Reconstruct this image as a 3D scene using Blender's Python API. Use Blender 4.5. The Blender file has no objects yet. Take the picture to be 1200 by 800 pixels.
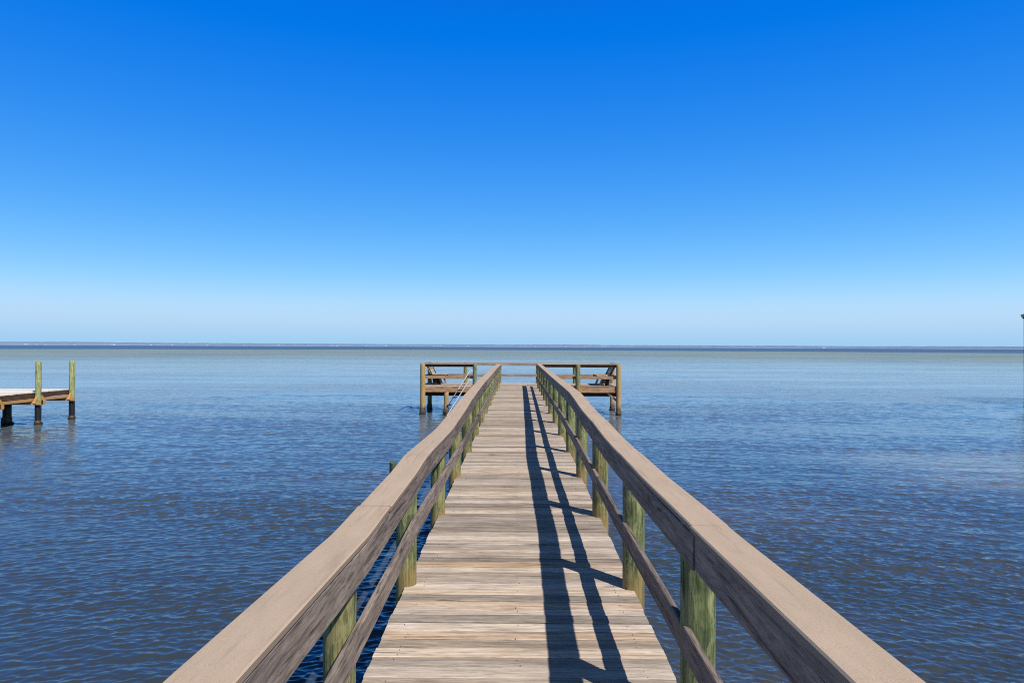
import bpy, bmesh, math, random
import numpy as np
from mathutils import Vector, Matrix, noise

random.seed(7)
np.random.seed(7)
sc = bpy.context.scene
COL = sc.collection
R = math.radians
H = 2.1            # eye above the deck
WZ = -1.36         # mean water level (deck top near the camera is z = 0)
SUN = Vector((0.60, -0.68, 1.0)).normalized()

# ------------------------------------------------------------------ helpers
def tag(o, label=None, cat=None, group=None, kind=None):
    if label: o['label'] = label
    if cat: o['category'] = cat
    if group: o['group'] = group
    if kind: o['kind'] = kind
    return o

def empty(name, loc=(0, 0, 0), rz=0.0):
    o = bpy.data.objects.new(name, None)
    o.empty_display_size = 0.2
    COL.objects.link(o)
    o.location = loc
    o.rotation_euler = (0, 0, rz)
    return o

def obj(name, bm, mat, parent=None, loc=(0, 0, 0), smooth=False):
    me = bpy.data.meshes.new(name)
    bm.normal_update()
    bm.to_mesh(me)
    bm.free()
    if smooth:
        me.polygons.foreach_set('use_smooth', [True] * len(me.polygons))
    o = bpy.data.objects.new(name, me)
    COL.objects.link(o)
    o.location = loc
    if parent: o.parent = parent
    if mat: me.materials.append(mat)
    return o

def copy_tree(o, parent=None):
    c = o.copy()
    COL.objects.link(c)
    c.parent = parent
    for ch in list(o.children):
        copy_tree(ch, c)
    return c

def sweep(bm, pts, w, t, side=Vector((1, 0, 0)), ch=0.006, up=None):
    """a sawn board: rectangular section w (along side) x t (along up) with eased edges, swept along pts"""
    pts = [Vector(p) for p in pts]
    c = min(ch, w * .3, t * .3)
    a, b = w / 2, t / 2
    prof = [(-a + c, -b), (a - c, -b), (a, -b + c), (a, b - c), (a - c, b), (-a + c, b), (-a, b - c), (-a, -b + c)]
    rings = []
    n = len(pts)
    for i, p in enumerate(pts):
        d = (pts[min(i + 1, n - 1)] - pts[max(i - 1, 0)]).normalized()
        u = up if up is not None else d.cross(side).normalized() * (1 if d.cross(side).z >= 0 else -1)
        if abs(u.z) < 1e-6 and up is None: u = d.cross(side).normalized()
        rings.append([bm.verts.new(p + side * x + u * y) for x, y in prof])
    m = len(prof)
    for r0, r1 in zip(rings, rings[1:]):
        for k in range(m):
            bm.faces.new((r0[k], r0[(k + 1) % m], r1[(k + 1) % m], r1[k]))
    bm.faces.new(rings[0][::-1])
    bm.faces.new(rings[-1])
    bmesh.ops.recalc_face_normals(bm, faces=bm.faces[-(m * (n - 1) + 2):])

def bar(bm, p0, p1, w, t, side=None, ch=0.005):
    p0, p1 = Vector(p0), Vector(p1)
    d = (p1 - p0).normalized()
    if side is None:
        side = Vector((1, 0, 0)) if abs(d.x) < .7 else Vector((0, 1, 0))
    side = (side - d * side.dot(d)).normalized()
    sweep(bm, [p0, p1], w, t, side, ch, up=d.cross(side).normalized())

def tube(bm, pts, r, n=10):
    pts = [Vector(p) for p in pts]
    rings = []
    for i, p in enumerate(pts):
        d = (pts[min(i + 1, len(pts) - 1)] - pts[max(i - 1, 0)]).normalized()
        s = d.cross(Vector((0, 1, 0)) if abs(d.y) < .8 else Vector((1, 0, 0))).normalized()
        u = s.cross(d).normalized()
        rings.append([bm.verts.new(p + (s * math.cos(2 * math.pi * k / n) + u * math.sin(2 * math.pi * k / n)) * r) for k in range(n)])
    for r0, r1 in zip(rings, rings[1:]):
        for k in range(n):
            bm.faces.new((r0[k], r0[(k + 1) % n], r1[(k + 1) % n], r1[k]))
    bm.faces.new(rings[0][::-1]); bm.faces.new(rings[-1])
    bmesh.ops.recalc_face_normals(bm, faces=bm.faces[:])

def pole(bm, r, z0, z1, seed=0, n=22, step=.16, rough=.02, taper=0.0, lean=(0, 0)):
    """a round timber: slightly out of round, with a cut top"""
    nz = max(2, int((z1 - z0) / step))
    rings = []
    for i in range(nz + 1):
        z = z0 + (z1 - z0) * i / nz
        k = 1 - taper * (z - z0) / max(z1 - z0, .01)
        ring = []
        for j in range(n):
            a = 2 * math.pi * j / n
            q = Vector((math.cos(a) * 1.4 + seed * 7.3, math.sin(a) * 1.4, z * .8))
            rr = r * k * (1 + rough * noise.noise(q) * 2)
            ring.append(bm.verts.new((rr * math.cos(a) + lean[0] * z, rr * math.sin(a) + lean[1] * z, z)))
        rings.append(ring)
    for r0, r1 in zip(rings, rings[1:]):
        for k in range(n):
            bm.faces.new((r0[k], r0[(k + 1) % n], r1[(k + 1) % n], r1[k]))
    # eased top
    top = [bm.verts.new(Vector((v.co.x * .93 + lean[0] * z1 * .07, v.co.y * .93 + lean[1] * z1 * .07, z1 + .008))) for v in rings[-1]]
    for k in range(n):
        bm.faces.new((rings[-1][k], rings[-1][(k + 1) % n], top[(k + 1) % n], top[k]))
    bm.faces.new(top)
    bm.faces.new(rings[0][::-1])
    return rings

def crust(bm, r, z0, z1, seed=0, n=20):
    """knobbly collar of barnacles and oysters round a pile at the waterline"""
    nz = max(4, int((z1 - z0) / .035))
    rings = []
    for i in range(nz + 1):
        f = i / nz
        z = z0 + (z1 - z0) * f
        env = math.sin(math.pi * min(1, max(0.0, (1 - f)) * .75 + .0)) ** .6 if f < 1 else 0
        ring = []
        for j in range(n):
            a = 2 * math.pi * j / n
            q = Vector((math.cos(a) * 3 + seed * 3.1, math.sin(a) * 3, z * 14))
            k = r * (1.01 + env * (.22 + .55 * max(-.35, noise.noise(q))))
            ring.append(bm.verts.new((k * math.cos(a), k * math.sin(a), z + .02 * noise.noise(q * 1.7))))
        rings.append(ring)
    for r0, r1 in zip(rings, rings[1:]):
        for k in range(n):
            bm.faces.new((r0[k], r0[(k + 1) % n], r1[(k + 1) % n], r1[k]))

def interp(xs_ys):
    xs = [p[0] for p in xs_ys]; ys = [p[1] for p in xs_ys]
    return lambda y: float(np.interp(y, xs, ys))

# ------------------------------------------------------------------ materials
class NT:
    def __init__(s, name):
        s.mat = bpy.data.materials.new(name)
        s.mat.use_nodes = True
        s.t = s.mat.node_tree
        s.t.nodes.clear()
        s.out = s.n('ShaderNodeOutputMaterial')
        s.b = s.n('ShaderNodeBsdfPrincipled')
        s.t.links.new(s.b.outputs[0], s.out.inputs[0])
    def n(s, kind, **kw):
        x = s.t.nodes.new(kind)
        for k, v in kw.items(): setattr(x, k, v)
        return x
    def l(s, a, b): s.t.links.new(a, b)
    def put(s, inp, v):
        if hasattr(v, 'node'): s.l(v, inp)
        else: inp.default_value = v
    def math(s, op, a, b=0.0, c=None, clamp=False):
        m = s.n('ShaderNodeMath', operation=op, use_clamp=clamp)
        s.put(m.inputs[0], a); s.put(m.inputs[1], b)
        if c is not None: s.put(m.inputs[2], c)
        return m.outputs[0]
    def vmath(s, op, a, b=(0, 0, 0)):
        m = s.n('ShaderNodeVectorMath', operation=op)
        s.put(m.inputs[0], a); s.put(m.inputs[1], b)
        return m.outputs[0]
    def noise(s, vec, scale, detail=4, rough=.55, dist=0.0):
        m = s.n('ShaderNodeTexNoise')
        s.put(m.inputs['Vector'], vec)
        s.put(m.inputs['Scale'], scale); m.inputs['Detail'].default_value = detail
        m.inputs['Roughness'].default_value = rough; m.inputs['Distortion'].default_value = dist
        return m.outputs[0]
    def ramp(s, fac, stops, interp='LINEAR'):
        r = s.n('ShaderNodeValToRGB')
        r.color_ramp.interpolation = interp
        e = r.color_ramp.elements
        while len(e) < len(stops): e.new(.5)
        for el, (p, c) in zip(e, stops):
            el.position = p
            el.color = (c[0], c[1], c[2], 1) if isinstance(c, (tuple, list)) else (c, c, c, 1)
        s.put(r.inputs[0], fac)
        return r.outputs[0]
    def mix(s, fac, a, b, mode='MIX'):
        m = s.n('ShaderNodeMix', data_type='RGBA', blend_type=mode)
        s.put(m.inputs[0], fac)
        for i, v in ((6, a), (7, b)):
            if isinstance(v, (tuple, list)): v = (v[0], v[1], v[2], 1)
            s.put(m.inputs[i], v)
        return m.outputs[2]
    def scale(s, vec, k):
        m = s.n('ShaderNodeMapping')
        s.put(m.inputs[0], vec)
        m.inputs[3].default_value = k
        return m.outputs[0]
    def smooth(s, v, a, b):
        m = s.n('ShaderNodeMapRange', interpolation_type='SMOOTHSTEP')
        s.put(m.inputs[0], v); m.inputs[1].default_value = a; m.inputs[2].default_value = b
        return m.outputs[0]
    def bump(s, h, strength, dist):
        m = s.n('ShaderNodeBump')
        m.inputs['Strength'].default_value = strength
        m.inputs['Distance'].default_value = dist
        s.put(m.inputs['Height'], h)
        return m.outputs[0]

def board_coords(s):
    """object coordinates shifted by a random amount for every board (mesh island) and object"""
    tc = s.n('ShaderNodeTexCoord')
    g = s.n('ShaderNodeNewGeometry')
    oi = s.n('ShaderNodeObjectInfo')
    r = g.outputs['Random Per Island']
    tot = s.math('ADD', s.math('MULTIPLY', r, 37.0), s.math('MULTIPLY', oi.outputs['Random'], 53.0))
    cv = s.n('ShaderNodeCombineXYZ')
    s.l(tot, cv.inputs[0]); s.l(s.math('MULTIPLY', tot, 1.7), cv.inputs[1]); s.l(s.math('MULTIPLY', tot, .6), cv.inputs[2])
    return s.vmath('ADD', tc.outputs['Object'], cv.outputs[0]), r, g, tc

def axis_scale(axis, along, across):
    return tuple(along if i == axis else across for i in range(3))

def wood(name, axis, tints, dark, light, streak=1.0, rough=.8, bump=.35, knots=.5, blotch=None, spec=.25, cr=.33, vary=(.74, 1.22)):
    s = NT(name)
    co, rnd, g, tc = board_coords(s)
    # slow waviness of the grain
    warp = s.noise(s.scale(co, axis_scale(axis, .9, 2.0)), 1.0, 2, .5)
    cw = s.n('ShaderNodeCombineXYZ')
    for i in range(3):
        s.put(cw.inputs[i], 0.0 if i == axis else s.math('MULTIPLY', s.math('SUBTRACT', warp, .5), .06))
    cog = s.vmath('ADD', co, cw.outputs[0])
    fine = s.noise(s.scale(cog, axis_scale(axis, 8, 125)), 1.0, 5, .65)
    band = s.noise(s.scale(cog, axis_scale(axis, 1.5, 27)), 1.0, 5, .62)
    crack = s.noise(s.scale(cog, axis_scale(axis, 1.6, 60)), 1.0, 3, .5)
    blot = s.noise(s.scale(co, axis_scale(axis, 2.4, 9)), 1.0, 6, .68)
    base = s.ramp(rnd, [(i / max(1, len(tints) - 1), c) for i, c in enumerate(tints)])
    r2 = s.math('FRACT', s.math('MULTIPLY', rnd, 7.13))            # how deeply this board is weathered
    wx = s.math('ADD', .45, s.math('MULTIPLY', r2, .75))
    c = s.mix(s.math('MULTIPLY', s.ramp(band, [(.48, 0), (.66, 1)]), .75), base, light)
    c = s.mix(s.math('MULTIPLY', s.math('MULTIPLY', s.ramp(band, [(.30, 1), (.48, 0)]), wx), .85 * streak, clamp=True), c, dark)
    c = s.mix(s.math('MULTIPLY', s.math('MULTIPLY', s.ramp(blot, [(.46, 0), (.68, 1)]), wx), .7, clamp=True), c, blotch or dark)
    c = s.mix(s.math('MULTIPLY', s.ramp(fine, [(.34, 1), (.50, 0)]), .60 * streak), c, dark)
    c = s.mix(s.math('MULTIPLY', s.ramp(fine, [(.56, 0), (.70, 1)]), .35), c, light)
    c = s.mix(s.math('MULTIPLY', s.ramp(crack, [(cr - .06, 1), (cr, 0)]), .85), c, tuple(x * .4 for x in dark))
    if knots:
        v = s.n('ShaderNodeTexVoronoi')
        s.l(s.scale(co, axis_scale(axis, 1.3, 3.6)), v.inputs['Vector']); v.inputs['Scale'].default_value = 1.0
        k = s.ramp(v.outputs['Distance'], [(.03, 1), (.10, .35), (.13, 0)])
        c = s.mix(s.math('MULTIPLY', k, knots), c, tuple(x * .45 for x in dark))
    r3 = s.math('FRACT', s.math('MULTIPLY', rnd, 23.71))
    c = s.mix(1.0, c, s.ramp(r3, [(0, vary[0]), (.5, 1.0), (1, vary[1])]), 'MULTIPLY')
    s.l(c, s.b.inputs['Base Color'])
    s.put(s.b.inputs['Roughness'], s.math('ADD', rough - .1, s.math('MULTIPLY', fine, .2)))
    s.b.inputs['Specular IOR Level'].default_value = spec
    h = s.math('ADD', s.math('ADD', s.math('MULTIPLY', fine, .6), band), s.math('MULTIPLY', s.ramp(crack, [(cr - .06, 0), (cr, 1)]), .8))
    s.l(s.bump(h, bump, .006), s.b.inputs['Normal'])
    return s.mat

M = {}
M['plank'] = wood('weathered_plank', 0,
    [(.46, .37, .285), (.33, .268, .212), (.55, .455, .36), (.38, .305, .235), (.50, .405, .31), (.48, .30, .155), (.61, .51, .405), (.31, .255, .205), (.51, .39, .265), (.41, .33, .26), (.59, .49, .385), (.35, .285, .225)],
    (.145, .110, .084), (.67, .56, .445), streak=1.0, knots=.5, blotch=(.24, .185, .142), vary=(.62, 1.26))
M['grey_board'] = wood('grey_weathered_board', 1,
    [(.225, .178, .145), (.18, .145, .12), (.25, .20, .163), (.20, .16, .133)],
    (.045, .034, .028), (.34, .265, .205), streak=1.15, cr=.37, knots=.75, blotch=(.13, .10, .085))
M['grey_board_x'] = wood('grey_weathered_crossboard', 0,
    [(.30, .235, .18), (.24, .195, .16), (.33, .26, .20)],
    (.12, .09, .07), (.40, .32, .25), streak=.8, knots=.4)
M['brown_x'] = wood('rusty_brown_beam', 0,
    [(.35, .20, .10), (.40, .235, .12), (.31, .17, .085)],
    (.11, .06, .035), (.46, .29, .17), streak=.8, knots=.3, blotch=(.13, .07, .04))
M['brown_y'] = wood('rusty_brown_board', 1,
    [(.32, .19, .11), (.28, .16, .09), (.36, .22, .125)],
    (.09, .05, .03), (.36, .21, .12), streak=.8, knots=.3, blotch=(.13, .07, .04))
M['dark_brown_y'] = wood('dark_brown_board', 1, [(.085, .048, .026), (.065, .038, .02)], (.025, .015, .009), (.12, .07, .04), streak=.8, knots=.2)
M['shaded_brown_x'] = wood('shaded_brown_crossboard', 0, [(.15, .085, .05), (.12, .068, .04)], (.04, .024, .014), (.20, .125, .07), streak=.8, knots=.2)  # shadow band under the platform cap, put into the board colour
M['orange_x'] = wood('new_orange_lumber', 0, [(.42, .23, .085), (.45, .26, .10)], (.25, .12, .045), (.52, .32, .14), streak=.5, knots=.2)
M['orange_y'] = wood('new_orange_beam', 1, [(.40, .215, .08), (.44, .25, .095)], (.25, .12, .045), (.52, .32, .14), streak=.5, knots=.2)
M['bench_wood'] = wood('pale_bench_board', 1, [(.44, .33, .22), (.50, .38, .26)], (.16, .12, .09), (.50, .42, .33), streak=.8, knots=.3)
M['pale_plank'] = wood('pale_bleached_plank', 0, [(.76, .69, .60), (.79, .72, .63), (.73, .66, .57)], (.58, .51, .43), (.82, .76, .68), streak=.25, knots=.1)

def cap_material(side_shade=.6):
    """sand-textured tan deck paint"""
    s = NT('sand_textured_tan_paint')
    tc = s.n('ShaderNodeTexCoord'); o = tc.outputs['Object']
    grit = s.noise(o, 260, 3, .7)
    mid = s.noise(s.scale(o, (9, 2.2, 9)), 1.0, 5, .6)
    wear = s.noise(s.scale(o, (22, 1.2, 22)), 1.0, 4, .6)
    c = s.mix(s.ramp(mid, [(.3, 0), (.7, 1)]), (.47, .355, .25), (.54, .412, .298))
    c = s.mix(s.math('MULTIPLY', s.ramp(grit, [(.32, 1), (.5, 0)]), .6), c, (.24, .175, .125))
    c = s.mix(s.math('MULTIPLY', s.ramp(grit, [(.58, 0), (.75, 1)]), .4), c, (.60, .49, .38))
    c = s.mix(s.math('MULTIPLY', s.ramp(wear, [(.56, 0), (.72, 1)]), .45), c, (.27, .205, .155))
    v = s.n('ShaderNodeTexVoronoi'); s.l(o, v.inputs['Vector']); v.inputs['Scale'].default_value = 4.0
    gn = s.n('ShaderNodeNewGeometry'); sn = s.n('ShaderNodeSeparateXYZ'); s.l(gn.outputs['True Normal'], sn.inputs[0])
    c = s.mix(s.math('MULTIPLY', s.math('SUBTRACT', 1.0, s.smooth(sn.outputs[2], .1, .6)), side_shade), c, (.13, .095, .07))  # shade on the cap's side faces, painted into the colour by normal
    c = s.mix(s.ramp(v.outputs['Distance'], [(.018, .8), (.03, 0)]), c, (.16, .11, .085))
    s.l(c, s.b.inputs['Base Color'])
    s.b.inputs['Roughness'].default_value = .85
    s.b.inputs['Specular IOR Level'].default_value = .2
    s.l(s.bump(s.math('ADD', grit, s.math('MULTIPLY', mid, 2.0)), .5, .002), s.b.inputs['Normal'])
    return s.mat
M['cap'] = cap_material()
M['cap_unshaded'] = cap_material(0.0)  # same paint without the painted shade on its sides

def post_material(name, greens, browns, mixz=(-.05, .28), brownness=0.0):
    """pressure-treated round timber: green above, brown stain at deck level, dark fouling at the waterline"""
    s = NT(name)
    co, rnd, g, tc = board_coords(s)
    fine = s.noise(s.scale(co, (38, 38, 2.2)), 1.0, 5, .65, .8)
    band = s.noise(s.scale(co, (13, 13, 2.2)), 1.0, 5, .65, 1.6)
    blot = s.noise(co, 5.5, 5, .65, .5)
    oi = s.n('ShaderNodeObjectInfo')
    c = s.mix(s.ramp(band, [(.38, 0), (.62, 1)]), greens[0], greens[1])
    c = s.mix(s.math('MULTIPLY', s.ramp(blot, [(.44, 0), (.62, 1)]), .85), c, greens[2])
    c = s.mix(s.math('MULTIPLY', s.ramp(fine, [(.36, 1), (.50, 0)]), .85), c, tuple(x * .38 for x in greens[2]))
    c = s.mix(s.math('MULTIPLY', s.ramp(fine, [(.56, 0), (.70, 1)]), .45), c, tuple(x * 1.45 for x in greens[1]))
    fig = s.noise(s.scale(co, (9, 9, 1.7)), 1.0, 5, .65, 1.5)
    vein = s.math('ABSOLUTE', s.math('SUBTRACT', fig, .5))
    c = s.mix(s.math('MULTIPLY', s.ramp(vein, [(.012, 1), (.05, 0)]), .30), c, tuple(min(1, x * 1.7 + .03) for x in greens[1]))
    c = s.mix(s.math('MULTIPLY', s.ramp(fig, [(.60, 0), (.70, 1)]), .6), c, tuple(x * .5 for x in greens[2]))
    chk = s.noise(s.scale(co, (26, 26, .8)), 1.0, 2, .5)
    c = s.mix(s.math('MULTIPLY', s.ramp(chk, [(.27, 1), (.32, 0)]), .85), c, (.018, .018, .011))
    # brown stain, per post and towards the deck
    sx = s.n('ShaderNodeSeparateXYZ'); s.l(g.outputs['Position'], sx.inputs[0])
    z = s.math('ADD', sx.outputs[2], s.math('MULTIPLY', s.math('SUBTRACT', blot, .5), .5))
    low = s.math('SUBTRACT', 1.0, s.smooth(z, mixz[0], mixz[1]))
    per = s.ramp(oi.outputs['Random'], [(.45, 0), (.95, .55)])
    stain = s.math('MAXIMUM', s.math('MULTIPLY', low, .85), s.math('ADD', s.math('MULTIPLY', s.ramp(band, [(.42, 0), (.6, 1)]), per), brownness), clamp=False)
    stain = s.math('MINIMUM', stain, 1.0)
    br = s.mix(s.ramp(fine, [(.35, 0), (.6, 1)]), browns[0], browns[1])
    c = s.mix(stain, c, br)
    # wet, fouled foot
    wet = s.math('SUBTRACT', 1.0, s.smooth(z, WZ + .15, WZ + .55))
    c = s.mix(s.math('MULTIPLY', wet, .93), c, (.035, .026, .018))
    s.l(c, s.b.inputs['Base Color'])
    s.b.inputs['Roughness'].default_value = .78
    s.b.inputs['Specular IOR Level'].default_value = .25
    s.l(s.bump(s.math('ADD', s.math('MULTIPLY', fine, .7), band), .5, .008), s.b.inputs['Normal'])
    return s.mat
GREENS = [(.118, .142, .052), (.265, .27, .122), (.06, .09, .038)]
M['post'] = post_material('green_treated_post', GREENS, [(.20, .125, .045), (.33, .23, .085)])
M['post_brown'] = post_material('brown_weathered_post', [(.34, .26, .10), (.43, .33, .14), (.26, .26, .11)], [(.36, .20, .075), (.50, .31, .13)], brownness=.45, mixz=(-.2, .6))
M['dock_post'] = post_material('pale_green_dock_post', [(.28, .30, .12), (.37, .375, .17), (.20, .24, .10)], [(.30, .22, .09), (.40, .30, .13)], mixz=(-.9, -.5))

def simple(name, col, rough=.6, var=.25, scale=6.0, bump=.2, metal=0.0, spec=.4):
    s = NT(name)
    tc = s.n('ShaderNodeTexCoord')
    n1 = s.noise(tc.outputs['Object'], scale, 5, .6)
    c = s.mix(n1, tuple(x * (1 - var) for x in col), tuple(min(1, x * (1 + var)) for x in col))
    s.l(c, s.b.inputs['Base Color'])
    s.b.inputs['Roughness'].default_value = rough
    s.b.inputs['Metallic'].default_value = metal
    s.b.inputs['Specular IOR Level'].default_value = spec
    if bump: s.l(s.bump(n1, bump, .01), s.b.inputs['Normal'])
    return s.mat
M['white_pipe'] = simple('white_plastic_pipe', (.78, .78, .76), .4, .05, 8, .05)
M['sleeve'] = simple('black_pile_sleeve', (.014, .014, .015), .5, .3, 10, .2)
def barnacle_material():
    s = NT('barnacle_crust')
    tc = s.n('ShaderNodeTexCoord')
    n1 = s.noise(tc.outputs['Object'], 17, 5, .7); n2 = s.noise(tc.outputs['Object'], 55, 3, .6)
    c = s.mix(s.ramp(n1, [(.42, 0), (.60, 1)]), (.022, .016, .012), (.17, .115, .07))
    c = s.mix(s.math('MULTIPLY', s.ramp(n2, [(.58, 0), (.68, 1)]), .8), c, (.42, .37, .30))
    sx = s.n('ShaderNodeSeparateXYZ'); s.l(s.n('ShaderNodeNewGeometry').outputs['Position'], sx.inputs[0])
    c = s.mix(s.math('SUBTRACT', 1.0, s.smooth(sx.outputs[2], WZ, WZ + .17)), c, (.014, .011, .008))
    s.l(c, s.b.inputs['Base Color']); s.b.inputs['Roughness'].default_value = .85
    s.l(s.bump(s.math('ADD', n1, n2), .9, .02), s.b.inputs['Normal'])
    return s.mat
M['barnacle'] = barnacle_material()
M['dark_wood'] = simple('dark_wet_timber', (.03, .022, .016), .8, .5, 9, .5)
M['dark_metal'] = simple('tarnished_screw', (.05, .04, .035), .5, .2, 30, 0, .6)
M['roof'] = simple('grey_shingle_roof', (.22, .19, .18), .9, .3, 8, .3)
M['fascia'] = simple('pale_peach_fascia', (.62, .46, .36), .7, .1, 5, .1)
M['pile_dark'] = simple('dark_green_piling', (.03, .045, .04), .8, .4, 7, .4)
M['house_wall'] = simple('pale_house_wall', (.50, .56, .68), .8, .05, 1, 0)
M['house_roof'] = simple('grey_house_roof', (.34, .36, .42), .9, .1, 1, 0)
M['droppings'] = simple('white_splash', (.75, .74, .70), .8, .1, 20, 0)

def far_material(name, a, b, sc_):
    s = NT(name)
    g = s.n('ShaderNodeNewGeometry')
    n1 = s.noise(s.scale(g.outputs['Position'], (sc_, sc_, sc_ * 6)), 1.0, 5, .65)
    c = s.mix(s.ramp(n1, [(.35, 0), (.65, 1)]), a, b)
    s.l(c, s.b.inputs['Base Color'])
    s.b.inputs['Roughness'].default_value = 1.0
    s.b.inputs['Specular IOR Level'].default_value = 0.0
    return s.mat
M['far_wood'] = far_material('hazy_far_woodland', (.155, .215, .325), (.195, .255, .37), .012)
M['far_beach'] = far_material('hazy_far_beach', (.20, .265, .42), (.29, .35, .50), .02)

# ------------------------------------------------------------------ sky, sun, camera
w = bpy.data.worlds.new('World'); sc.world = w; w.use_nodes = True
wt = w.node_tree; wt.nodes.clear()
wo = wt.nodes.new('ShaderNodeOutputWorld'); bg = wt.nodes.new('ShaderNodeBackground')
sky = wt.nodes.new('ShaderNodeTexSky'); sky.sky_type = 'NISHITA'; sky.sun_disc = False
sky.sun_elevation = math.asin(SUN.z); sky.sun_rotation = math.atan2(SUN.x, SUN.y)
sky.altitude = 0; sky.air_density = 1.0; sky.dust_density = 0.3; sky.ozone_density = 3.0
# deepen the clear-air blue channel by channel, and lay a pale haze along the horizon
SKY = ((1.48, 1.8, -.030), (1.12, 1.12, 0.0), (1.15, .35, 0.0))
S0 = .10
sep = wt.nodes.new('ShaderNodeSeparateColor'); cmb = wt.nodes.new('ShaderNodeCombineColor')
def wmath(op, a, b):
    m = wt.nodes.new('ShaderNodeMath'); m.operation = op
    for i, v in enumerate((a, b)):
        if hasattr(v, 'node'): wt.links.new(v, m.inputs[i])
        else: m.inputs[i].default_value = v
    return m.outputs[0]
wt.links.new(sky.outputs[0], sep.inputs[0])
# the same clear northern sky all the way round: every azimuth takes the colour of its elevation
tcv = wt.nodes.new('ShaderNodeTexCoord'); sxv = wt.nodes.new('ShaderNodeSeparateXYZ'); wt.links.new(tcv.outputs['Generated'], sxv.inputs[0])
hor = wmath('SQRT', wmath('ADD', wmath('MULTIPLY', sxv.outputs[0], sxv.outputs[0]), wmath('MULTIPLY', sxv.outputs[1], sxv.outputs[1])), 0.0)
cxv = wt.nodes.new('ShaderNodeCombineXYZ'); wt.links.new(hor, cxv.inputs[1]); wt.links.new(sxv.outputs[2], cxv.inputs[2])
wt.links.new(cxv.outputs[0], sky.inputs['Vector'])
for i, (g_, p_, o_) in enumerate(SKY):
    v = wmath('MULTIPLY', sep.outputs[i], S0)
    v = wmath('ADD', wmath('MULTIPLY', wmath('POWER', v, p_), g_), o_)
    v = wmath('MULTIPLY', wmath('MAXIMUM', v, 0.0005), 1 / S0)
    wt.links.new(v, cmb.inputs[i])
tcw = wt.nodes.new('ShaderNodeTexCoord'); sxw = wt.nodes.new('ShaderNodeSeparateXYZ'); wt.links.new(tcw.outputs['Generated'], sxw.inputs[0])
mrw = wt.nodes.new('ShaderNodeMapRange'); mrw.interpolation_type = 'SMOOTHSTEP'; wt.links.new(sxw.outputs[2], mrw.inputs[0])
mrw.inputs[1].default_value = -.01; mrw.inputs[2].default_value = .085; mrw.inputs[3].default_value = 1.0; mrw.inputs[4].default_value = 0.0
mxw = wt.nodes.new('ShaderNodeMix'); mxw.data_type = 'RGBA'; wt.links.new(mrw.outputs[0], mxw.inputs[0])
wt.links.new(cmb.outputs[0], mxw.inputs[6]); mxw.inputs[7].default_value = (3.3, 6.2, 8.9, 1)
# unseen upper sky darkened to weaken the blue fill light in shadows
zen = wt.nodes.new('ShaderNodeMapRange'); zen.interpolation_type = 'SMOOTHSTEP'; wt.links.new(sxw.outputs[2], zen.inputs[0])
zen.inputs[1].default_value = .42; zen.inputs[2].default_value = .68
mz = wt.nodes.new('ShaderNodeMix'); mz.data_type = 'RGBA'; wt.links.new(zen.outputs[0], mz.inputs[0])
wt.links.new(mxw.outputs[2], mz.inputs[6]); mz.inputs[7].default_value = (.26, .50, 1.0, 1)
wt.links.new(mz.outputs[2], bg.inputs[0]); bg.inputs[1].default_value = S0
wt.links.new(bg.outputs[0], wo.inputs[0])

sl = bpy.data.lights.new('sun', 'SUN'); sl.energy = 5.0; sl.angle = R(.53); sl.color = (1.0, .95, .87)
so = bpy.data.objects.new('sun', sl); COL.objects.link(so)
so.rotation_euler = SUN.to_track_quat('Z', 'Y').to_euler(); so.location = (20, -20, 30)

cam = bpy.data.cameras.new('camera'); co_ = bpy.data.objects.new('camera', cam); COL.objects.link(co_)
cam.lens = 24.0; cam.sensor_width = 36.0; cam.clip_start = .05; cam.clip_end = 20000
co_.matrix_world = Matrix.Translation((0, 0, H)) @ Matrix.Rotation(R(.537), 4, 'Z') @ Matrix.Rotation(R(90.43), 4, 'X') @ Matrix.Rotation(R(.24), 4, 'Z')
sc.camera = co_
sc.cycles.use_denoising = False
sc.cycles.pixel_filter_type = 'BLACKMAN_HARRIS'; sc.cycles.filter_width = 1.05
sc.view_settings.view_transform = 'Standard'; sc.view_settings.look = 'None'; sc.view_settings.exposure = 0

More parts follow.
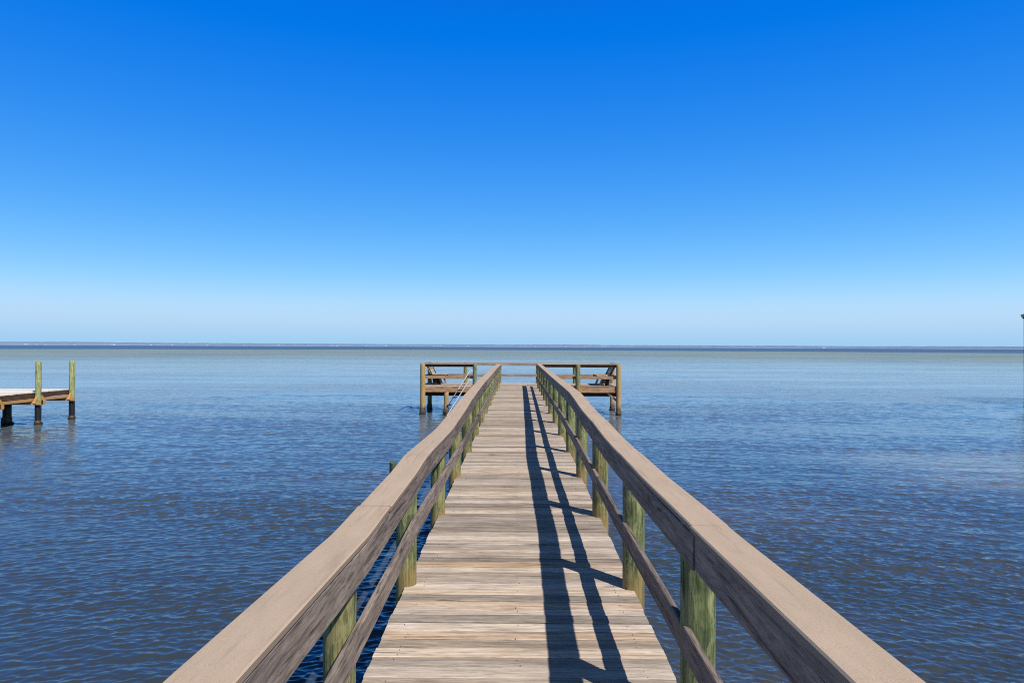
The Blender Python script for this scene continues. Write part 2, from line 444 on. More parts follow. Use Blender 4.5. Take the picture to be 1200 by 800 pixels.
# ------------------------------------------------------------------ water
def build_water():
    rad = [0.0, .6]
    r = 1.2
    while r < 900: rad.append(r); r *= 1.02 if r < 3.0 else (1.0023 if r < 50 else 1.006)
    while r < 9000: rad.append(r); r *= 1.03
    rad = np.array(rad[1:])
    fine = np.linspace(R(-56), R(56), 720)                      # measured from +Y
    coarse = np.linspace(R(56), R(304), 122)[1:-1]
    ang = np.concatenate([fine, coarse])
    na, nr = len(ang), len(rad)
    A, Rr = np.meshgrid(ang, rad)
    X = (Rr * np.sin(A)).ravel(); Y = (Rr * np.cos(A)).ravel()
    cell = np.maximum(Rr * np.where(Rr < 50, .0026, .006), .008).ravel()
    behind = (np.abs(np.where(A > math.pi, A - 2 * math.pi, A)) > R(56.2)).ravel()
    cell[behind] = np.maximum(cell[behind], (Rr.ravel() * .036)[behind])
    rng = np.random.RandomState(3)
    N = 140
    lam = np.exp(np.linspace(math.log(.055), math.log(2.0), N)) * rng.uniform(.96, 1.04, N)
    th = rng.normal(0, 1, N) * np.interp(lam, [.08, .3, 1.0], [R(38), R(24), R(20)])
    ph = rng.uniform(0, 2 * math.pi, N)
    slope = .335 * math.sqrt(2.0 / N) * np.interp(np.log(lam), [math.log(.055), math.log(.085), math.log(.15), math.log(.26), math.log(.5), math.log(2.0)], [.9, 1.4, 1.4, .75, .26, .08])
    amp = slope * lam / (2 * math.pi)
    # gust and calm patches
    gust = np.zeros_like(X)
    for i in range(14):
        L = math.exp(rng.uniform(math.log(2.5), math.log(30))); t = rng.normal(0, .6); p = rng.uniform(0, 6.28)
        gust += np.sin(2 * math.pi / L * (X * math.sin(t) * .45 + Y * math.cos(t)) + p) * (.35 if L < 15 else .5)
    gust = np.clip(1.0 + .24 * gust, .45, 1.6)
    bend = .0175 * X * X / (1 + np.abs(X) / 22)          # crests swing round towards the shoal water on both sides
    Z = np.zeros_like(X)
    for i in range(N):
        wgt = np.clip((lam[i] / cell - 1.8) / 1.4, 0, 1)
        if not wgt.any(): continue
        k = 2 * math.pi / lam[i]
        q = k * (X * math.sin(th[i]) + (Y + bend) * math.cos(th[i])) + ph[i]
        s = np.sin(q)
        Z += wgt * amp[i] * (s + .34 * (s * s - .5))
    Z *= gust
    Z[Rr.ravel() > 880] = 0
    co = np.stack([X, Y, Z], 1)
    co = np.vstack([co, [[0, 0, 0]]]).astype(np.float32)
    i0 = np.arange(nr - 1)[:, None] * na; j = np.arange(na)[None, :]; j1 = (j + 1) % na
    quads = np.stack([i0 + j, i0 + na + j, i0 + na + j1, i0 + j1], -1).reshape(-1, 4)[:, ::-1]
    c = len(co) - 1
    tris = np.stack([np.full(na, c), np.arange(na), (np.arange(na) + 1) % na], 1)[:, ::-1]
    me = bpy.data.meshes.new('water')
    me.vertices.add(len(co)); me.vertices.foreach_set('co', co.ravel())
    nl = quads.size + tris.size
    me.loops.add(nl); me.loops.foreach_set('vertex_index', np.concatenate([quads.ravel(), tris.ravel()]).astype(np.int32))
    np_ = len(quads) + len(tris)
    me.polygons.add(np_)
    starts = np.concatenate([np.arange(len(quads)) * 4, len(quads) * 4 + np.arange(len(tris)) * 3]).astype(np.int32)
    me.polygons.foreach_set('loop_start', starts)
    me.polygons.foreach_set('use_smooth', np.ones(np_, dtype=bool))
    me.update(calc_edges=True); me.validate()
    if me.polygons[len(quads) // 2].normal.z < 0: me.flip_normals()
    o = bpy.data.objects.new('water', me); COL.objects.link(o); o.location = (0, 0, WZ)
    tag(o, kind='structure')
    s = NT('rippled_bay_water')
    g = s.n('ShaderNodeNewGeometry'); P = g.outputs['Position']
    sx = s.n('ShaderNodeSeparateXYZ'); s.l(P, sx.inputs[0])
    x, y = sx.outputs[0], sx.outputs[1]
    flat = s.n('ShaderNodeCombineXYZ'); s.l(x, flat.inputs[0]); s.l(y, flat.inputs[1])
    d = s.n('ShaderNodeVectorMath', operation='LENGTH'); s.l(flat.outputs[0], d.inputs[0]); d = d.outputs['Value']
    big = s.noise(s.scale(flat.outputs[0], (.035, .10, 1)), 1.0, 4, .55)          # sand and weed patches
    mid = s.noise(s.scale(flat.outputs[0], (.010, .045, 1)), 1.0, 4, .6)
    deep, sand, green, blue = (.037, .050, .063), (.125, .10, .075), (.285, .325, .215), (.055, .095, .145)
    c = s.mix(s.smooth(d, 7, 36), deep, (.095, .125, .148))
    c = s.mix(s.math('MULTIPLY', s.ramp(big, [(.50, 0), (.72, 1)]), .55), c, sand)
    # shoal off to the right
    sh = s.math('MULTIPLY', s.smooth(s.math('ADD', x, s.math('MULTIPLY', big, 10)), 12.5, 18), s.math('SUBTRACT', 1.0, s.smooth(s.math('ABSOLUTE', s.math('SUBTRACT', y, s.math('ADD', 17.0, s.math('MULTIPLY', big, 6)))), 1.0, 5.0)))
    c = s.mix(s.math('MULTIPLY', s.math('MULTIPLY', sh, .9), s.ramp(s.noise(s.scale(flat.outputs[0], (.5, 1.6, 1)), 1.0, 5, .65), [(.36, .25), (.58, 1)])), c, (.25, .23, .165))
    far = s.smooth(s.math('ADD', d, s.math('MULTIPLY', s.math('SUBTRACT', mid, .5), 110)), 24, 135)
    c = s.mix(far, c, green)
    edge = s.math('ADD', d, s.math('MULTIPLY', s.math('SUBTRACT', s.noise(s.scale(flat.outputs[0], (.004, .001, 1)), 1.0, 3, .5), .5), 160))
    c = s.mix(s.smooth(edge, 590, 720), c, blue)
    # bright and shaded faces of unresolved wavelets painted into the colour as dashes
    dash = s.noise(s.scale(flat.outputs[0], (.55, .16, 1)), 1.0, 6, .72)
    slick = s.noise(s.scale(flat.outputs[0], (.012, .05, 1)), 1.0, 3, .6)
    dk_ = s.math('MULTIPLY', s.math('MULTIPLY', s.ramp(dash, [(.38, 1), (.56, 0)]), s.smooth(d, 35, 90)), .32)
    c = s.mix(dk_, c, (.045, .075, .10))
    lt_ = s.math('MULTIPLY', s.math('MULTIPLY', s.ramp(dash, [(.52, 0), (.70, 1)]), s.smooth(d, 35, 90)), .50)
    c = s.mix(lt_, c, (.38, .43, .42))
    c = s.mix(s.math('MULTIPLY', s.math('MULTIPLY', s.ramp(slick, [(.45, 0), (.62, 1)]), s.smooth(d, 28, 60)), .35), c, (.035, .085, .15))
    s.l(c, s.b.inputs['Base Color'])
    s.put(s.b.inputs['Roughness'], s.math('ADD', .025, s.math('MULTIPLY', s.smooth(d, 25, 320), .33)))
    s.b.inputs['IOR'].default_value = 1.5
    s.put(s.b.inputs['Specular IOR Level'], s.math('SUBTRACT', .5, s.math('MULTIPLY', s.smooth(d, 70, 220), .42)))
    # small ripples too fine for the mesh
    f1 = s.noise(s.scale(flat.outputs[0], (8.0, 13.0, 1)), 1.0, 4, .6)
    f2 = s.noise(s.scale(flat.outputs[0], (1.7, 3.4, 1)), 1.0, 4, .55)
    f3 = s.noise(s.scale(flat.outputs[0], (.22, .75, 1)), 1.0, 3, .55)
    h = s.math('ADD', s.math('MULTIPLY', f1, .007), s.math('MULTIPLY', s.math('MULTIPLY', f2, .085), s.smooth(d, 12, 45)))
    h = s.math('ADD', h, s.math('MULTIPLY', s.math('MULTIPLY', f3, .24), s.smooth(d, 50, 180)))
    calm = s.noise(s.scale(flat.outputs[0], (.022, .12, 1)), 1.0, 3, .55, .6)
    h = s.math('MULTIPLY', h, s.math('ADD', .45, s.math('MULTIPLY', s.smooth(calm, .38, .62), .85)))
    s.l(s.bump(h, 1.0, 1.0), s.b.inputs['Normal'])
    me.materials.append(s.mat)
build_water()

# ------------------------------------------------------------------ far shore
def build_shore():
    def arc(i, n, a0=-66, a1=66): return R(a0 + (a1 - a0) * i / n)
    bm = bmesh.new()
    n = 260
    prof = [(5050, -.5), (5060, 2.0), (5100, 3.5), (5900, 6.0)]
    rows = [[bm.verts.new(((rr + 30 * noise.noise(Vector((i * .15, 0, 3)))) * math.sin(arc(i, n)), (rr + 30 * noise.noise(Vector((i * .15, 0, 3)))) * math.cos(arc(i, n)), WZ + z)) for rr, z in prof] for i in range(n + 1)]
    for a, b in zip(rows, rows[1:]):
        for k in range(len(prof) - 1): bm.faces.new((a[k], a[k + 1], b[k + 1], b[k]))
    bmesh.ops.recalc_face_normals(bm, faces=bm.faces[:])
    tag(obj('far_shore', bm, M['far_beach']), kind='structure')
    bm = bmesh.new()
    n = 1500
    rows = []
    for i in range(n + 1):
        a = arc(i, n)
        u = i / n
        hh = 20 - 6.5 * u + 3.5 * noise.noise(Vector((i * .012, 5, 0))) + 2.2 * noise.noise(Vector((i * .11, 1, 0))) + 1.6 * noise.noise(Vector((i * .43, 2, 0)))
        row = []
        for rr, f in ((5110, .12), (5125, .55), (5150, .85), (5200, 1.0), (5320, .97), (5700, .9)):
            z = WZ + 1.5 + hh * f * (1 + .08 * noise.noise(Vector((i * .31, rr, 0))))
            row.append(bm.verts.new((rr * math.sin(a), rr * math.cos(a), z)))
        rows.append(row)
    for a, b in zip(rows, rows[1:]):
        for k in range(5): bm.faces.new((a[k], a[k + 1], b[k + 1], b[k]))
    bmesh.ops.recalc_face_normals(bm, faces=bm.faces[:])
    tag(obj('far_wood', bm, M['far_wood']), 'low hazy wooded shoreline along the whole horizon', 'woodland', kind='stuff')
    # pale houses dotted along the beach
    proto = None
    rng = random.Random(5)
    spots = [-36.0, -35.4, -34.9, -33.2, -31.0, -30.8, -28.4, -27.0, -24.6, -22.0, -19.4, -19.1, -17.2, -15.3, -14.9, -12.6, -11.0, -9.0, -7.1, -6.8, -6.5, -4.2, -2.0, .6, 1.4, 4.0, 5.5, 7.0, 9.4, 12.0, 15.2, 19.0, 24.0, 30.0]
    for i, adeg in enumerate(spots):
        if proto is None:
            proto = o = empty('house')
            b = bmesh.new()
            bmesh.ops.create_cube(b, size=1, matrix=Matrix.Translation((0, 0, 3.2)) @ Matrix.Diagonal((18, 11, 6.4, 1)))
            obj('wall', b, M['house_wall'], o)
            b = bmesh.new()
            vs = [b.verts.new(p) for p in ((-9.8, -6.2, 6.2), (9.8, -6.2, 6.2), (9.8, 6.2, 6.2), (-9.8, 6.2, 6.2), (-8, 0, 9.6), (8, 0, 9.6))]
            for f in ((0, 1, 5, 4), (2, 3, 4, 5), (1, 2, 5), (3, 0, 4), (3, 2, 1, 0)): b.faces.new([vs[k] for k in f])
            obj('roof', b, M['house_roof'], o)
            tag(o, 'tiny pale house on the far shore, a white speck under the treeline', 'house', 'pale houses along the far shore')
        else:
            o = copy_tree(proto)
        a = R(adeg)
        o.location = (5088 * math.sin(a), 5088 * math.cos(a), WZ + 2.6)
        o.rotation_euler = (0, 0, -a + rng.uniform(-.3, .3))
        k = rng.choice((.45, .5, .6, .85)); o.scale = (k * rng.uniform(.8, 1.5), k, k * rng.uniform(.7, 1.0))
build_shore()

# ------------------------------------------------------------------ the pier
pier = empty('pier', (0, 0, 0))
tag(pier, 'long weathered wooden pier with tan capped handrails leading out to a T-shaped end platform', 'pier')
deck_z = interp([(-4, 0), (6, 0), (14, .05), (24, .10), (40, .10)])
Y0, Y1 = -3.0, 34.6                 # walkway
PZ = .10                            # platform deck
PY0, PY1 = 34.75, 37.6              # platform front and back edge
PXL, PXR = -4.98, 5.22

def plank(bm, x0, x1, yc, zt, wdt, th=.038, rz=0, roll=0):
    """one deck board lying across the pier"""
    n = 4
    ph = random.uniform(0, 6)
    pts = []
    for i in range(n + 1):
        f = i / n
        x = x0 + (x1 - x0) * f
        pts.append((x, yc + rz * (f - .5) + .0015 * math.sin(ph + f * 5), zt - th / 2 + roll * (f - .5) + .0012 * math.sin(ph * 2 + f * 4)))
    sweep(bm, pts, wdt, th, Vector((0, 1, 0)), .004)

bm = bmesh.new()
y = Y0
while y < Y1:
    wdt = .1375 + random.uniform(-.003, .003)
    xl = -.98 + random.gauss(0, .004); xr = 1.01 + random.gauss(0, .005)
    plank(bm, xl, xr, y + wdt / 2, deck_z(y) + random.gauss(0, .0022), wdt, rz=random.gauss(0, .003), roll=random.gauss(0, .002))
    y += wdt + random.choice((.004, .005, .007, .009, .012))
deck = obj('deck', bm, M['plank'], pier)
# screw heads along the stringers, near enough to be seen
bm = bmesh.new()
y = Y0
for i in range(150):
    yy = Y0 + i * .1425
    for xx in (-.82, .0, .84):
        for dy in (.035, .10):
            if random.random() < .55:
                bmesh.ops.create_cone(bm, cap_ends=True, segments=7, radius1=.0035, radius2=.003, depth=.004,
                    matrix=Matrix.Translation((xx + random.gauss(0, .012), yy + dy + random.gauss(0, .006), deck_z(yy) + .0012)))
obj('deck_screw', bm, M['dark_metal'], deck)['kind'] = 'stuff'

for xs in (-.80, .0, .82):
    bm = bmesh.new()
    sweep(bm, [(xs, yy, deck_z(yy) - .038 - .006 - .12) for yy in np.linspace(Y0, Y1 - .05, 16)], .045, .235, Vector((1, 0, 0)))
    obj('stringer', bm, M['grey_board'], pier)

hL = interp([(-3, 1.09), (2.0, 1.078), (3.4, 1.028), (4.0, 1.005), (4.6, 1.018), (5.8, 1.036), (6.35, 1.066), (6.8, 1.065), (7.9, 1.042), (8.9, 1.025), (10.0, 1.042), (11, 1.062), (12.7, 1.12), (14.5, 1.15), (17.5, 1.185), (22, 1.195), (27, 1.22), (36, 1.23)])
hR = interp([(-3, 1.23), (1.8, 1.208), (3.4, 1.173), (4.0, 1.166), (5.0, 1.15), (6.0, 1.154), (6.4, 1.146), (7.2, 1.152), (8.5, 1.195), (9.7, 1.212), (10.4, 1.24), (11, 1.268), (12.0, 1.30), (12.7, 1.302), (16, 1.288), (20, 1.285), (36, 1.265)])
mL = interp([(-3, .50), (3.2, .525), (5.0, .572), (6.0, .628), (6.05, .615), (7.8, .60), (11, .59), (15.4, .583), (21, .605), (26.7, .645), (34, .68)])
mR = interp([(-3, .56), (3.3, .563), (5.5, .572), (6.6, .576), (8.2, .612), (10.6, .664), (14.4, .685), (21.6, .68), (34, .65)])
def ys(a, b, step=.22):
    n = max(2, int((b - a) / step)); return [a + (b - a) * i / n for i in range(n + 1)]

def rail_runs(first, run, end):
    out = []; a = -3.0; b = first
    while a < end - .1:
        out.append((a, min(b, end))); a = b; b += run
    return out

REND = 34.2
for sgn, hf, mf, xin, xout, xfb, first, mfirst in ((-1, hL, mL, .86, 1.082, .872, 4.62, 6.0), (1, hR, mR, .90, 1.102, .912, 3.58, 3.05)):
    wcap = xout - xin
    bm = bmesh.new()
    for a, b in rail_runs(first, 4.88, REND):
        dx, dz = random.gauss(0, .003), random.gauss(0, .0015)
        sweep(bm, [(sgn * ((xin + xout) / 2 + dx), yy, hf(yy) - .019 + dz) for yy in ys(a + .0007, b - .0007)], wcap, .038, Vector((1, 0, 0)), .007)
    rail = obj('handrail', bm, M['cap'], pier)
    bm = bmesh.new()
    for a, b in rail_runs(first - .02, 4.88, REND):
        dx = random.gauss(0, .003)
        sweep(bm, [(sgn * (xfb + .019 + dx), yy, hf(yy) - .038 - .005 - .092 + .004 * math.sin(yy * 1.3)) for yy in ys(a + .0025, b - .0025)], .038, .184, Vector((1, 0, 0)), .005)
    obj('side_board', bm, M['grey_board'], rail)
    bm = bmesh.new()
    for a, b in rail_runs(mfirst, 4.88, REND):
        dx, dz = random.gauss(0, .004), random.gauss(0, .004)
        sweep(bm, [(sgn * (xfb + .019 + dx), yy, mf(yy) - .078 + dz) for yy in ys(a + .002, b - .002)], .04, .156, Vector((1, 0, 0)), .006)
    obj('mid_rail', bm, M['grey_board'], pier)

# posts in pairs along both sides
k = 0
for i in range(-2, 12):
    yy = 6.05 + 2.44 * i + (.22 if i == -1 else 0)
    if yy > 33.9: break
    for sgn, hf, xo in ((-1, hL, 1.00), (1, hR, 1.018)):
        k += 1
        r = .094 + random.uniform(-.006, .006)
        x = sgn * (xo + random.gauss(0, .008) + (-.015 if (sgn, i) == (-1, 0) else 0)); yj = yy + random.gauss(0, .03)
        bm = bmesh.new()
        top = hf(yj) - .046
        pole(bm, r, WZ - .8, top, seed=k)
        p = obj('post', bm, M['post'], pier, (x, yj, 0), smooth=True)
        # a sliver of the post left standing outside the cap where the rail was let into it
        up = {(-1, 0): .02}.get((sgn, i))
        if up:
            bm = bmesh.new()
            edge = sgn * (1.086 if sgn < 0 else 1.106) - x
            pts = []
            for q in range(24):
                a = 2 * math.pi * q / 24
                px, py = (r + .065) * math.cos(a), (r + .004) * math.sin(a)
                if px * sgn > edge * sgn: pts.append((px, py))
            pts.sort(key=lambda t: t[1])
            if len(pts) >= 3:
                lo = [bm.verts.new((a, b, top - .25)) for a, b in pts]; hi = [bm.verts.new((a, b, hf(yj) + up)) for a, b in pts]
                n = len(pts)
                for q in range(n): bm.faces.new((lo[q], lo[(q + 1) % n], hi[(q + 1) % n], hi[q]))
                bm.faces.new(hi); bm.faces.new(lo[::-1])
                bmesh.ops.recalc_face_normals(bm, faces=bm.faces[:])
                obj('post_top', bm, M['post'], p)
    # cap beam under the stringers
    bm = bmesh.new()
    bar(bm, (-1.1, yy + .12, deck_z(yy) - .044 - .24 - .12), (1.14, yy + .12, deck_z(yy) - .044 - .24 - .12), .045, .235, Vector((0, 1, 0)))
    obj('cross_beam', bm, M['brown_x'], pier)

# --- end platform
bm = bmesh.new()
y = PY0
while y < PY1 - .05:
    wdt = .1375
    xs = [PXL - .02, -1.6, 1.7, PXR + .02]
    for a, b in zip(xs, xs[1:]):
        plank(bm, a + .002 + (random.gauss(0, .008) if a < -4 else 0), b - .002 + (random.gauss(0, .008) if b > 4 else 0), y + wdt / 2, PZ + random.gauss(0, .002), wdt)
    y += wdt + .005
pdeck = obj('platform_deck', bm, M['plank'], pier)
for yy, mat in ((PY0 + .02, 'brown_x'), (PY1 - .02, 'brown_x')):
    for xa, xb in ((PXL, -1.06), (1.10, PXR)) if yy < 36 else ((PXL, PXR),):
        bm = bmesh.new()
        bar(bm, (xa, yy, PZ - .041 - .145), (xb, yy, PZ - .041 - .145), .05, .285, Vector((0, 1, 0)))
        obj('edge_beam', bm, M[mat], pier)
for xx in (PXL + .03, PXR - .03):
    bm = bmesh.new()
    bar(bm, (xx, PY0 + .05, PZ - .186), (xx, PY1 - .05, PZ - .186), .05, .285, Vector((1, 0, 0)))
    obj('edge_beam', bm, M['brown_y'], pier)
for i in range(14):
    xx = PXL + .45 + i * .71
    bm = bmesh.new()
    bar(bm, (xx, PY0 + .05, PZ - .16), (xx, PY1 - .05, PZ - .16), .045, .235, Vector((1, 0, 0)))
    obj('joist', bm, M['brown_y'], pier)
for yy in (PY0 + .55, PY1 - .55):
    bm = bmesh.new()
    bar(bm, (PXL + .1, yy, PZ - .42), (PXR - .1, yy, PZ - .42), .07, .26, Vector((0, 1, 0)))
    obj('cross_beam', bm, M['dark_wood'], pier)
PT = 1.235       # top of the platform rail
for n_, (xx, yy, mat, top, r) in enumerate([(-4.86, PY0 - .03, 'post_brown', PT, .13), (5.09, PY0 - .03, 'post_brown', PT - .03, .12), (-2.22, PY0 - .03, 'post', PT, .10), (3.03, PY0 - .03, 'post', PT - .05, .125),
        (-4.86, PY1 - .12, 'post', PT - .05, .12), (5.16, PY1 - .12, 'post_brown', PT - .05, .12), (-1.02, PY1 - .12, 'post', PT - .05, .09), (1.06, PY1 - .12, 'post', PT - .05, .09),
        (-2.9, PY1 - .12, 'post', PT - .05, .10), (3.1, PY1 - .12, 'post', PT - .05, .10)]):
    bm = bmesh.new(); pole(bm, r, WZ - .8, top, seed=50 + n_)
    p = obj('post', bm, M[mat], pier, (xx, yy, 0), smooth=True)
    bm = bmesh.new(); crust(bm, r, WZ - .15, WZ + .30 + random.uniform(-.05, .1), seed=n_)
    obj('barnacle_crust', bm, M['barnacle'], p, smooth=True)
# knee braces under the right-hand front corner
bm = bmesh.new(); bar(bm, (4.55, PY0 + .1, PZ - .34), (5.1, PY0 + .1, PZ - .80), .05, .10, Vector((0, 1, 0))); obj('brace', bm, M['brown_x'], pier)
# rails of the platform: cap, side board, mid rail
def flat_rail(x0, x1, y_, capw, off, face_mat, mid_mat):
    bm = bmesh.new(); bar(bm, (x0, y_ + .02, PT - .019), (x1, y_ + .02, PT - .019), capw, .038, Vector((0, 1, 0)))
    rl = obj('handrail', bm, M['cap_x'], pier)
    bm = bmesh.new(); bar(bm, (x0 + .02, y_ + off, PT - .043 - .07), (x1 - .02, y_ + off, PT - .043 - .07), .038, .138, Vector((0, 1, 0)))
    obj('side_board', bm, M[face_mat], rl)
    if mid_mat:
        bm = bmesh.new(); bar(bm, (x0 + .02, y_ + off, .53), (x1 - .02, y_ + off, .53), .038, .145, Vector((0, 1, 0)))
        obj('mid_rail', bm, M[mid_mat], pier)
M['cap_x'] = M['cap_unshaded']
flat_rail(PXL + .02, -2.12, PY0 + .0, .26, .10, 'shaded_brown_x', 'brown_x')
flat_rail(1.12, PXR - .02, PY0 + .0, .26, .10, 'shaded_brown_x', 'brown_x')
flat_rail(PXL + .02, PXR - .02, PY1 - .14, .22, -.06, 'grey_board_x', 'grey_board_x')
for xx in (PXL + .1, PXR - .1):
    bm = bmesh.new(); bar(bm, (xx, PY0 + .16, PT - .019), (xx, PY1 - .26, PT - .019), .22, .038, Vector((1, 0, 0))); rl = obj('handrail', bm, M['brown_y'], pier)
    bm = bmesh.new(); bar(bm, (xx, PY0 + .18, PT - .113), (xx, PY1 - .28, PT - .113), .038, .138, Vector((1, 0, 0))); obj('side_board', bm, M['brown_y'], rl)
    bm = bmesh.new(); bar(bm, (xx, PY0 + .18, .53), (xx, PY1 - .28, .53), .038, .145, Vector((1, 0, 0))); obj('mid_rail', bm, M['brown_y'], pier)

# --- benches on the platform
def make_bench():
    b = empty('bench', (0, 0, 0))
    tag(b, 'dark weathered wooden bench on the left side of the end platform, facing the walkway', 'bench', 'benches on the end platform')
    L = 1.9
    bm = bmesh.new()
    for q in range(5): bar(bm, (-.02 + q * .148, -L / 2, .52), (-.02 + q * .148, L / 2, .52), .14, .04, Vector((1, 0, 0)))
    st = obj('seat', bm, M['bench_wood'], b)
    for yy in (-L / 2 + .02, L / 2 - .02):
        bm = bmesh.new(); bar(bm, (-.08, yy, .43), (.64, yy, .43), .036, .135, Vector((0, 1, 0))); obj('skirt', bm, M['grey_board_x'], st)
    bm = bmesh.new()
    for q in range(3):
        x, z = -.12 - q * .055, .60 + q * .125
        sweep(bm, [(x, -L / 2, z), (x, L / 2, z)], .034, .12, Vector((.92, 0, .39)).normalized(), .005, up=Vector((-.39, 0, .92)).normalized())
    obj('backrest', bm, M['bench_wood'], b)
    for yy in (-L / 2 + .10, L / 2 - .10):
        bm = bmesh.new(); bar(bm, (.50, yy, 0), (.36, yy, .36), .10, .06, Vector((1, 0, 0))); obj('leg', bm, M['grey_board_x'], b)
        bm = bmesh.new(); bar(bm, (.12, yy, 0), (.08, yy, .36), .22, .06, Vector((1, 0, 0))); obj('leg', bm, M['dark_wood'], b)
        bm = bmesh.new(); bar(bm, (.0, yy - .05, .40), (-.27, yy - .05, .95), .09, .04, Vector((1, 0, 0))); obj('back_support', bm, M['dark_wood'], b)
    return b
b1 = make_bench(); b1.location = (-4.42, 36.2, PZ)
b2 = copy_tree(b1); b2.location = (4.72, 36.3, PZ); b2.rotation_euler = (0, 0, math.pi)
tag(b2, 'dark weathered wooden bench on the right side of the end platform, behind the corner post')

# --- swim ladder and a loose piling beside the platform
lad = empty('swim_ladder', (-2.4, 34.5, WZ))
tag(lad, 'white pipe swim ladder slanting from the platform post down to the water', 'ladder')
for yy, zt in ((34.62, .88), (34.2, .44)):
    bm = bmesh.new()
    tube(bm, [(.10, yy - 34.5, zt - .02 - WZ), (-.02, yy - 34.5, zt - WZ), (-.10, yy - 34.5, zt - .10 - WZ), (-1.12, yy - 34.5, zt - 1.74 - WZ), (-1.5, yy - 34.5, zt - 2.36 - WZ)], .024)
    obj('handrail', bm, M['white_pipe'], lad, smooth=True)
for q in range(4):
    f = q / 3.5
    bm = bmesh.new(); bar(bm, (-.55 - .9 * f, -.33, -.10 - WZ - 1.30 * f), (-.55 - .9 * f, .15, -.10 - WZ - 1.30 * f), .20, .035, Vector((1, 0, 0)))
    obj('tread', bm, M['dark_wood'], lad)
bm = bmesh.new(); rings = pole(bm, .115, -.8, -.22 - WZ + .0, seed=91)
for v in bm.verts:
    if v.co.z > -.22 - WZ - .03: v.co.z += v.co.x * .45
st = empty('piling', (-3.62, 34.35, WZ))
tag(st, 'short orange brown piling with slanted top standing in the water before the platform', 'piling')
obj('timber', bm, M['post_brown'], st, smooth=True)
bm = bmesh.new(); crust(bm, .115, -.15, .34, seed=22); obj('barnacle_crust', bm, M['barnacle'], st, smooth=True)

# ------------------------------------------------------------------ the neighbour's dock
dk = empty('dock', (-20.8, 31.7, WZ))
tag(dk, 'neighbouring dock at the left edge with pale deck, orange beams and tall green posts', 'dock')
DX, DY = -20.8, 31.7
dz = lambda z: z - WZ
bm = bmesh.new()
yy = -14.0
while yy < -.05:
    plank(bm, -4.2 + random.gauss(0, .008), -.14 + random.gauss(0, .008), yy + .07, dz(.05) + random.gauss(0, .002), .1375)
    yy += .1425
obj('deck', bm, M['pale_plank'], dk)
for xx, mat in ((-.17, 'dark_brown_y'), (-4.15, 'dark_brown_y')):
    bm = bmesh.new(); bar(bm, (xx, -14, dz(.005) - .115), (xx, .06, dz(.005) - .115), .045, .20, Vector((1, 0, 0))); obj('edge_beam', bm, M[mat], dk)
    bm = bmesh.new(); bar(bm, (xx + .03, -14, dz(-.29)), (xx + .03, .06, dz(-.29)), .06, .12, Vector((1, 0, 0))); obj('edge_beam', bm, M['orange_y'], dk)
bm = bmesh.new(); bar(bm, (-4.12, .08, dz(-.12)), (-.2, .08, dz(-.12)), .045, .22, Vector((0, 1, 0))); obj('edge_beam', bm, M['brown_x'], dk)
for xx in (-1.1, -2.1, -3.1):
    bm = bmesh.new(); bar(bm, (xx, -14, dz(-.13)), (xx, .18, dz(-.13)), .05, .23, Vector((1, 0, 0))); obj('joist', bm, M['brown_y'], dk)
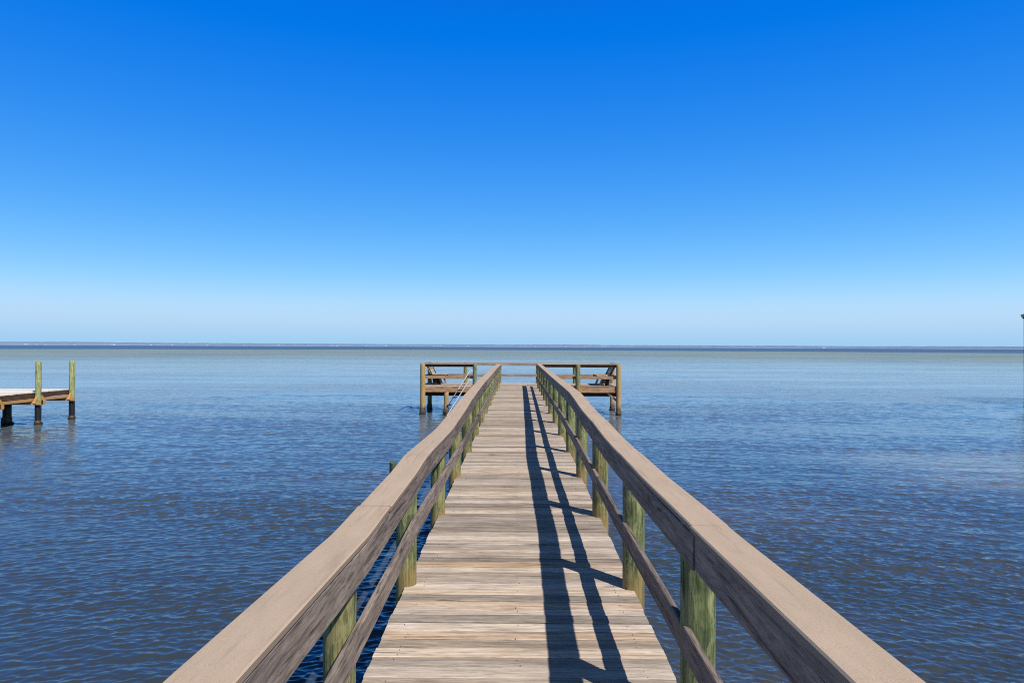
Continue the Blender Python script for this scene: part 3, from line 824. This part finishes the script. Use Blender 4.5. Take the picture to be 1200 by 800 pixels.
for i in range(7):
    py = -.05 - 2.24 * i - (.18 if i > 1 else 0)
    for xx, hi in ((0.0, 1.36), (-4.3, 1.36), (-1.35, None)):
        if hi is None and i % 2 == 0: continue
        bm = bmesh.new()
        top = dz(hi + random.uniform(-.03, .03)) if hi else dz(-.30)
        pole(bm, .118 if hi else .15, -.8, top, seed=120 + i * 3 + int(xx))
        pm = M['dock_post'] if hi else M['dark_wood']
        p = obj('post', bm, pm, dk, (xx, py, 0), smooth=True)
        bm = bmesh.new(); pole(bm, .124 if hi else .165, -.5, dz(-.52), seed=160 + i, rough=.01); obj('sleeve', bm, M['sleeve'], p, smooth=True)
        bm = bmesh.new(); crust(bm, .118 if hi else .165, -.15, .22 + random.uniform(-.05, .12), seed=i + 31); obj('barnacle_crust', bm, M['barnacle'], p, smooth=True)
    # cross beams and orange gusset blocks clasping each post
    for oy in (-.175, .175):
        if i == 0 and oy > 0: continue
        bm = bmesh.new(); bar(bm, (-4.5, py + oy, dz(-.40)), (.20, py + oy, dz(-.40)), .05, .19, Vector((0, 1, 0))); obj('cross_beam', bm, M['orange_x'], dk)
    for xx in (0.0,):
        for oy, sg in ((-.24, -1), (.24, 1)):
            if i == 0 and sg > 0: continue
            bm = bmesh.new()
            a = [(-.06, 0, .20), (-.06, 0, -.22), (-.06, sg * .20, -.12)]
            lo = [bm.verts.new((x0 + xx + .06, py + oy - sg * .09 + y0, dz(-.30) + z0)) for x0, y0, z0 in a]
            hi_ = [bm.verts.new((v.co.x + .10, v.co.y, v.co.z)) for v in lo]
            bm.faces.new(lo); bm.faces.new(hi_[::-1])
            for q in range(3): bm.faces.new((lo[q], lo[(q + 1) % 3], hi_[(q + 1) % 3], hi_[q]))
            bmesh.ops.recalc_face_normals(bm, faces=bm.faces[:])
            obj('gusset', bm, M['orange_y'], dk)

# ------------------------------------------------------------------ roofed boat shelter, all but its corner beyond the right edge
bh = empty('boathouse', (33.19, 44.9, WZ))
tag(bh, 'boat shelter at the right edge with dark corner piling and pale roof eave', 'boathouse')
for xx in (0, 5.2):
    for yy in (0, -7.5):
        bm = bmesh.new(); pole(bm, .15, -.8, 5.42, seed=300 + xx + yy)
        obj('post', bm, M['pile_dark'], bh, (xx, yy, 0), smooth=True)
for xx in (0, 5.2):
    bm = bmesh.new(); bar(bm, (xx, .3, 5.50), (xx, -7.8, 5.50), .10, .16, Vector((1, 0, 0))); obj('beam', bm, M['dark_wood'], bh)
bm = bmesh.new(); bar(bm, (-.20, .20, 5.60), (5.56, .20, 5.60), .04, .14, Vector((0, 1, 0))); obj('fascia', bm, M['fascia'], bh)
bm = bmesh.new(); bar(bm, (-.20, .17, 5.60), (-.20, -7.85, 5.60), .04, .14, Vector((1, 0, 0))); obj('fascia', bm, M['fascia'], bh)
bm = bmesh.new()
vs = [bm.verts.new(p) for p in ((-.26, -7.92, 5.675), (5.62, -7.92, 5.675), (5.62, .26, 5.675), (-.26, .26, 5.675), (2.6, -5.3, 7.0), (2.6, -2.2, 7.0))]
for f in ((0, 1, 4), (1, 2, 5, 4), (2, 3, 5), (3, 0, 4, 5), (3, 2, 1, 0)): bm.faces.new([vs[q] for q in f])
obj('roof', bm, M['roof'], bh)
